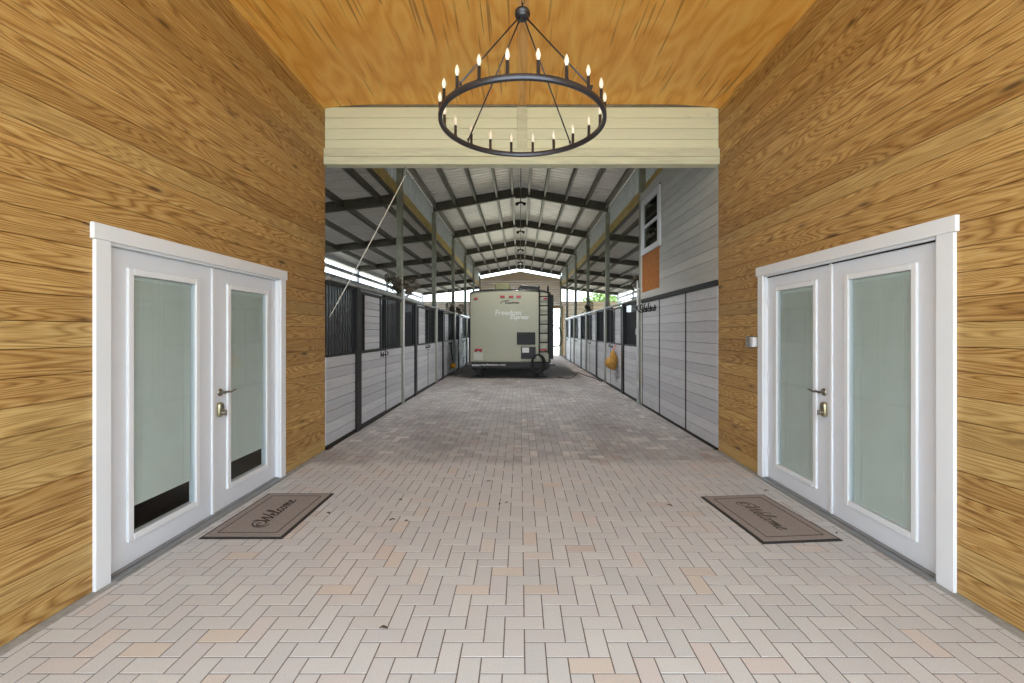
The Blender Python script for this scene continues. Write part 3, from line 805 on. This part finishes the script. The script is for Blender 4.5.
for s, sd, idx in ((-1, 'left', (1, 2, 3, 4, 5)), (1, 'right', (2, 3, 4, 5))):
    for i in idx:
        y = PY[i]; m = MB(); z = .0
        while z < 2.05: m.box(s * (FX + .13), s * OX, y - .02, y + .02, z + .002, z + .148, .004); z += .15
        tag(m.build('stall_partition', M['stall']), 'white board partition between stalls in the %s row, at the %s post' % (sd, ORD[i - 1]), 'stall partition', 'stall partitions')

# tack room on the right of the first bay
tw = MB(); z = 2.325; ph = .1475
while z < 4.42:
    z1 = min(z + ph, 4.42)
    ye = 9.40 if z >= 4.17 else (8.13 if z > 3.02 else 8.22)
    tw.box(FX + .012, FX + .035, YE + .12 if z > 3.6 else YE, ye, z + .0022, z1 - .0022, .0035); z = z1
tw.box(FX + .04, FX + .1, YE, 8.18, 0, 4.42, m=1); tw.box(FX + .04, FX + .1, 8.18, 9.40, 0, 3.13, m=1); tw.box(FX + .04, FX + .1, 8.18, 9.40, 4.15, 4.42, m=1)
tw.box(FX + .1, OX, 9.30, 9.40, 0, 4.1, m=1); tw.box(FX + .1, OX, YE, 9.4, 4.42, 4.45, m=1)
tag(tw.build('wall_tack_room', [M['tackwall'], M['dark']]), kind='structure')
m = MB(); m.box(FX - .002, FX + .04, YE, 9.42, 2.19, 2.325, .003); m.box(FX - .004, FX + .06, 9.36, 9.44, 0, 4.42, .003); tag(m.build('trim_5', M['tackwall']), kind='structure')
m = MB(); m.box(FX + .008, FX + .03, 8.22, 9.36, 2.325, 3.09); tag(m.build('chipboard_sheet', M['osb']), 'orange chipboard sheet on the tack room wall below the window', 'chipboard sheet')
wn = thing('window_1', (FX, 8.7, 3.08), None, None, kind='structure')
m = MB(); A, B, Z0, Z1 = 8.12, 9.34, 3.085, 4.19; f = .105
m.box(FX - .03, FX + .04, A, A + f, Z0, Z1, .004); m.box(FX - .03, FX + .04, B - f, B, Z0, Z1, .004); m.box(FX - .03, FX + .04, A + f, B - f, Z0, Z0 + f, .004); m.box(FX - .03, FX + .04, A + f, B - f, Z1 - f, Z1, .004)
m.build('window_frame', M['white'], wn)
zm = (Z0 + Z1) / 2
m = MB(); m.box(FX - .015, FX + .03, A + f, B - f, zm - .03, zm + .03, .003)
for a, b in ((A + f, A + f + .03), (B - f - .03, B - f)): m.box(FX - .005, FX + .03, a, b, Z0 + f, Z1 - f, .003)
m.build('sash', M['white'], wn)
for a, b in ((Z0 + f, zm - .03), (zm + .03, Z1 - f)):
    m = MB(); m.box(FX + .01, FX + .016, A + f + .03, B - f - .03, a, b); m.build('pane', M['dimglass'], wn)
tf = thing('tack_room_front', (FX, 7.6, 0), 'white board tack room front of tall panels under a black track', 'tack room front')
m = MB(); m.box(FX - .022, FX + .02, YE + .0, 9.35, 2.115, 2.19, .004); m.build('track', M['black'], tf)
for a, b in ((YE + .004, 6.87), (6.905, 8.165), (8.205, 9.31)):
    m = MB(); z = .03; st = (2.115 - .03) / 14
    for k in range(14): m.box(FX + .003, FX + .03, a, b, z + .002, z + st - .002, .004); z += st
    m.build('board_panel', M['stall'], tf)
for a, b in ((6.87, 6.905), (8.165, 8.205), (9.31, 9.33)):
    m = MB(); m.box(FX - .003, FX + .02, a, b, .01, 2.115, .003); m.build('seam_strip', M['black'], tf)
m = MB(); m.box(FX + .004, FX + .02, YE + .03, 9.31, .004, .03); m.build('bottom_rail', M['black'], tf)
hk = thing('bridle_rack', (FX - .03, 8.8, 1.9), 'black bridle rack with four hooks on the tack room front', 'bridle rack')
m = MB(); m.box(FX - .012, FX + .002, 8.36, 9.28, 1.965, 1.995, .003); m.build('rack_bar', M['black'], hk)
for y in (8.42, 8.70, 8.98, 9.24):
    m = MB(); q = Vector((FX - .012, y, 1.98)); m.tube(smooth_path([q + Vector((0, 0, -.05)), q + Vector((-.05, 0, -.055)), q + Vector((-.11, 0, -.01)), q + Vector((-.12, 0, .05)), q + Vector((-.10, 0, .075))], 5), .012, 8)
    m.box(q.x - .006, q.x + .004, y - .025, y + .025, q.z - .07, q.z + .05, .002); m.build('hook', M['black'], hk)
cd = thing('wall_conduit', (2.45, 9.46, 0), 'white conduit with two junction boxes at the end of the tack room', 'conduit')
m = MB(); m.tube([(2.45, 9.47, .02), (2.45, 9.47, 2.6)], .018, 10); m.build('conduit_pipe', M['conduit'], cd)
for z in (1.52, .40):
    m = MB(); m.box(2.415, 2.478, 9.43, 9.51, z - .065, z + .065, .006); m.build('junction_box', M['conduit'], cd)

# ---------------------------------------------------------------- barn fans
def make_fan(label):
    """local: blows along -y, origin at the cage centre"""
    r = thing('barn_fan', (0, 0, 0), label, 'fan', 'basket fans on the posts'); RR = .27
    m = MB()
    for y_, rr in ((-.09, .08), (-.095, .15), (-.08, .21), (-.045, .26), (0, RR), (.045, .26), (.08, .21), (.095, .13)):
        m.tube([(rr * math.cos(2 * PI * k / 28), y_, rr * math.sin(2 * PI * k / 28)) for k in range(28)], .0075 if rr > .25 else .0045, 5, closed=True)
    for k in range(20):
        a = 2 * PI * k / 20; c, s_ = math.cos(a), math.sin(a)
        m.tube([(q * c, y_, q * s_) for q, y_ in ((.05, -.09), (.15, -.095), (.21, -.08), (.26, -.045), (RR, 0), (.26, .045), (.21, .08), (.13, .095), (.07, .095))], .0032, 4)
    m.build('cage', M['fan'], r)
    m = MB()
    for k in range(3):
        a0 = 2 * PI * k / 3; b = len(m.v); n = 6
        for i in range(n + 1):
            rr = .045 + .195 * i / n; w = .09 + .14 * i / n
            for t in (-1, 0, 1):
                a = a0 + t * w / max(rr, .12) * .5
                m.v.append((rr * math.cos(a), .035 * t, rr * math.sin(a)))
        for i in range(n):
            for t in range(2): q = b + i * 3 + t; m.face((q, q + 1, q + 4, q + 3), 0, True)
    m.lathe([(.001, -.03), (.05, -.02), (.05, .03)], (0, 0, 0), (0, 1, 0), 16)
    m.build('blades', M['fanblade'], r)
    m = MB(); m.lathe([(.001, .22), (.06, .21), (.075, .17), (.075, .05), (.04, .03)], (0, 0, 0), (0, 1, 0), 18); m.build('motor', M['fan'], r)
    m = MB(); m.tube(smooth_path([(0, .15, -.07), (0, .2, -.22), (0, .3, -.3)], 4), .016, 8); m.build('bracket', M['fan'], r)
    return r
def aim(d):
    return Vector(d).to_track_quat('-Y', 'Z').to_euler()
fan = make_fan('brown basket fan on the first left post, aimed into the nearest stall')
fan.scale = (.86, .86, .86); fan.location = (-2.60, 9.15, 2.50); fan.rotation_euler = aim((-.75, -.45, -.62))
for loc, d, lab in (((-2.46, 9.82, 2.50), (.35, .75, -.45), 'smaller looking brown basket fan behind the first post of the left row'),
                    ((-2.62, 16.72, 2.38), (-.7, -.5, -.4), 'dark basket fan on the third post of the left row, on its near side'),
                    ((-2.36, 17.48, 2.36), (.6, .6, -.4), 'dark basket fan on the third post of the left row, on its far side'),
                    ((2.62, 9.92, 2.62), (.75, .4, -.5), 'dark basket fan peeping out beyond the tack room corner'),
                    ((2.56, 16.75, 2.42), (.97, .3, -.2), 'dark basket fan seen edge on, on the third post of the right row')):
    dup(fan, loc, aim(d), lab)

# ---------------------------------------------------------------- odds and ends in the barn
m = MB(); A = Vector((-1.50, 5.80, 3.655)); Bp = Vector((-2.478, 5.80, 1.71))
rp = thing('hanging_rope', A, 'thin white rope slung from the cream header down to the first stall', 'rope')
A2 = A + Vector((0, 0, -.12)); P = [A2.lerp(Bp, t / 12) + Vector((0, 0, -.02 * math.sin(PI * t / 12))) for t in range(13)]
m.tube(P, .0065, 6); m.build('rope_line', M['rope'], rp)
m = MB(); m.tube([A, A - Vector((0, 0, .09))], .007, 6); m.lathe([(.001, -.02), (.018, -.015), (.022, .0), (.018, .015), (.001, .02)], A - Vector((0, 0, .10)), (0, 1, 0), 14); m.build('pulley', M['galv'], rp)
ob = thing('ball_toy', (-2.40, 15.7, .24), 'orange ball hung by a dark strap from a stall door in the left row', 'ball')
m = MB(); m.lathe([(.095 * math.sin(PI * k / 12), -.095 * math.cos(PI * k / 12)) for k in range(13)], (-2.355, 15.7, .335), (0, 0, 1), 20); m.build('ball', M['orange'], ob)
m = MB(); m.tube([(-2.355, 15.7, .42), (-2.40, 15.7, .7), (-2.43, 15.68, 1.08)], .014, 6); m.tube([(-2.355, 15.7, .42), (-2.40, 15.75, .75), (-2.43, 15.76, 1.08)], .012, 6); m.build('strap', M['black'], ob)
bg = thing('cloth_bag', (2.42, 11.7, .52), 'tan cloth bag hanging by a pink strap on the right stall door', 'bag')
m = MB()
def blob(m, o, rx, ry, rz_, seed):
    rnd = random.Random(seed); n, k = 14, 10; b = len(m.v)
    for i in range(k + 1):
        th = PI * i / k
        for j in range(n):
            ph = 2 * PI * j / n; w = 1 + .12 * math.sin(3 * ph + seed) * math.sin(th) + rnd.uniform(-.05, .05)
            m.v.append((o[0] + rx * math.sin(th) * math.cos(ph) * w, o[1] + ry * math.sin(th) * math.sin(ph) * w, o[2] - rz_ * math.cos(th)))
    for i in range(k):
        for j in range(n): l = (j + 1) % n; m.face((b + i * n + j, b + i * n + l, b + (i + 1) * n + l, b + (i + 1) * n + j), 0, True)
blob(m, (2.33, 11.78, .70), .12, .20, .15, 1); blob(m, (2.37, 11.58, .78), .095, .17, .26, 2)
m.build('bag_body', M['tan'], bg)
m = MB(); m.tube([(2.37, 11.6, 1.0), (2.41, 11.65, 1.08), (2.46, 11.7, 1.17)], .024, 6); m.tube([(2.34, 11.76, .82), (2.39, 11.73, .98), (2.46, 11.7, 1.17)], .02, 6); m.build('strap', M['pink'], bg)
m = MB(); P = smooth_path([(1.22, 14.9, .012), (1.6, 14.6, .012), (1.9, 15.6, .012), (2.1, 16.6, .012), (2.25, 15.4, .012), (2.42, 14.4, .012), (2.44, 13.6, .012)], 8)
m.tube(P, .013, 6); tag(m.build('power_cord', M['rubber']), 'dark power cord snaking over the pavers beside the camper', 'cord')
random.seed(21)
for k, (x, y) in enumerate([(-1.05, 3.62), (-.93, 3.60), (-.34, 4.55), (-.20, 3.95), (-.14, 3.98), (1.28, 3.92), (-.55, 4.72), (2.32, 4.28), (2.36, 3.38), (-1.62, 3.75), (-.72, 2.30), (-1.1, 4.05)]):
    m = MB(); a = random.uniform(0, PI); L = random.uniform(.015, .028); n = 7; b = len(m.v)
    for i in range(n):
        t = i / (n - 1); w = L * .42 * math.sin(PI * min(1, t * .95 + .04)); c = L * (2 * t - 1)
        zc = .006 + .006 * math.sin(PI * t) + .003 * random.random()
        for q, dz in ((-w, .005), (0, 0), (w, .005)):
            m.v.append((x + c * math.cos(a) - q * math.sin(a), y + c * math.sin(a) + q * math.cos(a), zc + dz))
    for i in range(n - 1):
        for t in range(2): q = b + 3 * i + t; m.face((q, q + 1, q + 4, q + 3), 0, True)
    tag(m.build('dry_leaf', M['leaf']), 'tiny dry dark leaf lying on the pale pavers', 'leaf', 'dry leaves on the pavers')

# ---------------------------------------------------------------- camper trailer
rv = thing('camper_trailer', (-.345, 14.6, 0), 'khaki camper trailer parked in the barn aisle with its rear facing out', 'camper trailer')
X0, X1, YR, YF = -1.645, .955, 14.6, 22.2
m = MB(); b0 = len(m.v); cx = (X0 + X1) / 2; hw = (X1 - X0) / 2
def rz_top(x, base=2.80): return base + .075 * (1 - ((x - cx) / hw) ** 2)
sec = [(X0, .54), (X1, .54), (X1, 2.76)]
for k in range(1, 12): x = X1 - 2 * hw * k / 12; sec.append((x, rz_top(x)))
sec.append((X0, 2.76)); n = len(sec)
rings = [(YR + .05, .985), (YR + .012, .996), (YR, .985)]
ys = [(YR, .988), (YR + .03, 1.0), (YF - .5, 1.0), (YF, .93)]
for y, k in ys:
    for x, z in sec: m.v.append((cx + (x - cx) * k, y, 1.6 + (z - 1.6) * k))
for L in range(3):
    for k in range(n): l = (k + 1) % n; m.face((b0 + L * n + k, b0 + L * n + l, b0 + L * n + n + l, b0 + L * n + n + k))
m.face([b0 + k for k in range(n)][::-1]); m.face([b0 + 3 * n + k for k in range(n)])
m.build('trailer_body', M['rv'], rv)
for s, xx in ((-1, X0), (1, X1)):
    m = MB(); w = .055 if s < 0 else .10
    m.box(xx - .012, xx + w * .3 if s < 0 else xx + .02, YR - .02, YR + .06, .5, 2.78, .006)
    if s > 0: m.box(xx - .05, xx + .012, YR - .035, YR, .52, 2.74, .006); m.box(xx, xx + .11, YR + .0, YR + .10, .62, 2.72, .02)
    m.build('corner_trim', M['rvblack'], rv)
m = MB(); P = [(x, YR - .012, z + .012) for x, z in sec[2:]]; m.tube(P, .02, 8); m.build('roof_edge_trim', M['rvblack'], rv)
m = MB(); m.box(X0 + .03, X1 - .02, YR - .03, YR + .1, .32, .54, .02); m.box(X0 + .35, X1 - .35, YR - .04, YR - .02, .345, .42, .006); bump = m.build('bumper', M['rvblack'], rv)
m = MB(); m.box(X0 + .3, X0 + .42, YR + .1, YF, .3, .5); m.box(X1 - .42, X1 - .3, YR + .1, YF, .3, .5)
for y in (15.4, 17.0, 19.2, 21): m.box(X0 + .3, X1 - .3, y, y + .08, .32, .46)
m.build('chassis', M['rvblack'], rv)
text_mesh('lettering', 'www.coachmenrv.com', .118, M['sticker'], bump, (X0 + .06, YR - .033, .405), weight=.0025)
for z0, nm in ((2.66, 'clearance_light'),):
    for x in (-.59, -.31, -.06): 
        m = MB(); m.box(x - .075, x + .075, YR - .025, YR, z0 - .03, z0 + .03, .012); m.build(nm, M['red'], rv)
    for x in (-1.45, .80):
        m = MB(); m.box(x - .065, x + .065, YR - .025, YR, 2.565, 2.62, .012); m.build(nm, M['red'], rv)
for x in (-1.37, .72):
    m = MB(); m.box(x - .115, x + .115, YR - .03, YR, .895, .965, .02); m.box(x - .115, x - .06, YR - .03, YR, .855, .92, .012); m.box(x + .06, x + .115, YR - .03, YR, .855, .92, .012); m.build('tail_light', M['red'], rv)
m = MB(); m.box(-1.52, -1.23, YR - .01, YR, .60, .86, .004); m.build('licence_plate', M['plate'], rv)
text_mesh('lettering', 'Coachmen', .108, M['dkletter'], rv, (-.52, YR - .004, 2.43), .2, weight=.003)
text_mesh('lettering', 'Freedom', .235, M['silver'], rv, (-.84, YR - .004, 2.06), .12, weight=.004)
text_mesh('lettering', 'Express', .19, M['silver'], rv, (-.36, YR - .006, 1.93), .45, weight=.006)
m = MB(); m.tube(smooth_path([(-.66, YR - .004, 2.43), (-.60, YR - .004, 2.50), (-.48, YR - .004, 2.53), (-.36, YR - .004, 2.54)], 5), .009, 6); m.build('logo_swoosh', M['dkletter'], rv)
m = MB(); m.box(-.125, .475, YR - .022, YR, 1.10, 1.50, .012)
for k in range(5): m.box(-.11, .46, YR - .034, YR - .02, 1.13 + k * .074, 1.165 + k * .074, .006)
m.build('vent_grille', M['rvgrille'], rv)
m = MB(); m.box(.01, .485, YR - .03, YR, .64, 1.03, .015); pn = m.build('service_panel', M['rvgrille'], rv)
m = MB(); m.box(.05, .27, YR - .034, YR - .028, .84, 1.005, .003); m.build('sticker', M['sticker'], pn)
m = MB()
for x in (.60, .89):
    m.tube(smooth_path([(x, YR - .075, .80), (x, YR - .08, 1.8), (x, YR - .08, 2.72), (x, YR - .06, 2.92), (x, YR + .10, 3.0), (x, YR + .22, 2.96), (x, YR + .25, 2.84)], 5), .022, 8)
    for z in (.95, 1.7, 2.55): m.tube([(x, YR - .08, z), (x, YR, z)], .016, 6)
for k in range(7): z = .87 + k * .298; m.tube([(.60, YR - .08, z), (.89, YR - .08, z)], .019, 8)
m.build('ladder', M['rvblack'], rv)
m = MB(); m.box(-.86, -.36, 14.95, 15.6, 2.80, 3.15, .04); m.build('roof_vent', M['olive'], rv)
m = MB(); b0 = len(m.v)
for y, k in ((15.1, .9), (15.2, 1), (16.0, 1), (16.15, .85)):
    for x, z in ((-.10, 2.84), (.62, 2.82), (.60, 2.96), (.5, 3.0), (.02, 3.03), (-.06, 2.98)): m.v.append((x, y, 2.80 + (z - 2.80) * k * 1.32))
for L in range(3):
    for k in range(6): l = (k + 1) % 6; m.face((b0 + 6 * L + k, b0 + 6 * L + 6 + k, b0 + 6 * L + 6 + l, b0 + 6 * L + l))
m.face([b0 + k for k in range(6)]); m.face([b0 + 18 + k for k in range(6)][::-1])
m.box(-.32, -.12, 15.1, 15.4, 2.84, 2.95, .01)
m.build('air_conditioner', M['rvblack'], rv)
for x in (-1.42, .68):
    m = MB(); m.box(x - .2, x + .2, 15.0, 15.25, .26, .34, .01); m.bar((x - .16, 15.1, .28), (x + .12, 15.1, .05), .05, .05); m.bar((x + .16, 15.14, .28), (x - .12, 15.14, .05), .05, .05); m.box(x - .22, x + .22, 15.0, 15.22, 0, .05, .008)
    m.build('stabiliser_jack', M['rvblack'], rv)
for s, xx in ((-1, X0 + .16), (1, X1 - .16)):
    for y in (17.9, 18.75):
        m = MB(); m.lathe([(.16, -.10), (.30, -.11), (.34, -.08), (.345, 0), (.34, .08), (.30, .11), (.16, .10)], (xx, y, .345), (1, 0, 0), 28); w = m.build('wheel', M['tyre'], rv)
        m = MB(); m.lathe([(.001, -.07), (.07, -.07), (.16, -.09), (.17, 0), (.16, .09), (.07, .07), (.001, .07)], (xx, y, .345), (1, 0, 0), 20); m.build('hub', M['galv'], w)
m = MB(); m.tube(smooth_path([(X1, 15.3, 1.70), (1.18, 15.3, 1.72), (1.34, 15.3, 1.60), (1.40, 15.3, 1.42), (1.40, 15.3, 1.18), (1.34, 15.3, 1.06), (1.18, 15.3, 1.02), (X1, 15.3, 1.02)], 5), .018, 8); m.build('grab_handle', M['rvblack'], rv)
m = MB(); m.box(X1, X1 + .10, 15.6, 15.9, .78, 1.0, .03); m.box(X1, X1 + .07, 15.4, 15.6, .6, .95, .02); m.build('power_inlet', M['rvblack'], rv)
m = MB(); m.box(X1 - .05, X1 + .3, 16.2, 16.8, .30, .34, .008); m.box(X1 - .05, X1 + .12, 16.2, 16.8, .46, .5, .008); m.build('entry_step', M['rvblack'], rv)
m = MB(); random.seed(4)
for k in range(7):
    rx, rz_ = random.uniform(.16, .22), random.uniform(.26, .30); ph = random.uniform(-.03, .03)
    m.tube([(.56 + ph + rx * math.cos(2 * PI * t / 24), YR - .06 - .022 * k, .50 + rz_ * math.sin(2 * PI * t / 24)) for t in range(24)], .021, 6, closed=True)
tag(m.build('cable_coil', M['rubber']), 'black coil of power cable hung on the camper bumper', 'cable coil')

# ---------------------------------------------------------------- trees outside
def tree(x, y, h, cr, seed, label):
    rnd = random.Random(seed); t = thing('tree', (x, y, -.05), label, 'tree', 'trees outside the barn')
    m = MB(); m.tube(smooth_path([(x, y, -.05), (x + .1, y, h * .3), (x - .1, y + .1, h * .6), (x, y, h * .85)], 4), [.2 - .16 * i / 12 for i in range(13)], 8)
    for k in range(6):
        a = rnd.uniform(0, 2 * PI); z = h * rnd.uniform(.35, .6); m.tube([(x, y, z), (x + cr * .7 * math.cos(a), y + cr * .7 * math.sin(a), z + cr * .7)], [.07, .02], 6)
    m.build('trunk', M['bark'], t)
    m = MB()
    for k in range(1500):
        u = rnd.uniform(-1, 1); a = rnd.uniform(0, 2 * PI); r = cr * (rnd.random() ** .45); q = math.sqrt(1 - u * u)
        o = Vector((x + r * q * math.cos(a), y + r * q * math.sin(a), h * .62 + r * u * .85))
        d = Vector((rnd.gauss(0, 1), rnd.gauss(0, 1), rnd.gauss(0, 1))).normalized(); e = d.cross(Vector((rnd.gauss(0, 1), rnd.gauss(0, 1), .3))).normalized(); L = rnd.uniform(.14, .26)
        b = len(m.v)
        for p in (o - d * L, o + e * L * .45 + d * .03, o + d * L, o - e * L * .45 + d * .03): m.v.append(tuple(p))
        m.face((b, b + 1, b + 2, b + 3))
    m.build('foliage', M['leafgreen'], t)
tree(9.5, 17.5, 5.5, 1.9, 1, 'leafy green tree outside the right eave slot beside the nearer stalls')
tree(9.2, 24.0, 5.0, 1.7, 2, 'leafy green tree outside the right eave slot beside the farther stalls')
tree(6.6, 37.0, 5.4, 1.8, 3, 'leafy green tree beyond the end wall, seen through its open top')

# ---------------------------------------------------------------- light
w = bpy.data.worlds.new('overcast_sky'); bpy.context.scene.world = w; w.use_nodes = True
bg_ = w.node_tree.nodes['Background']; bg_.inputs[0].default_value = (.79, .91, 1.0, 1); bg_.inputs[1].default_value = 3.2
sun = bpy.data.lights.new('sun', 'SUN'); sun.energy = 2.0; sun.angle = math.radians(12); sun.color = (1, .95, .88)
so = bpy.data.objects.new('sun', sun); C.objects.link(so); so.rotation_euler = (math.radians(18), math.radians(14), 0)

# ---------------------------------------------------------------- camera
cam = bpy.data.cameras.new('camera'); co = bpy.data.objects.new('camera', cam); C.objects.link(co)
co.location = (-.022, 0, 1.525); co.rotation_euler = (PI / 2, 0, 0)
cam.sensor_width = 36; cam.lens = 450 / 1024 * 36; cam.shift_x = -8 / 1024; cam.shift_y = -10 / 1024; cam.clip_end = 300; cam.clip_start = .02
sc = bpy.context.scene; sc.camera = co
sc.view_settings.view_transform = 'Standard'; sc.view_settings.look = 'None'; sc.view_settings.gamma = 1.0; sc.view_settings.exposure = 0.80
try:
    sc.view_settings.use_curve_mapping = False
    sc.cycles.max_bounces = 14; sc.cycles.diffuse_bounces = 8; sc.cycles.transparent_max_bounces = 12; sc.cycles.caustics_reflective = False
except Exception: pass
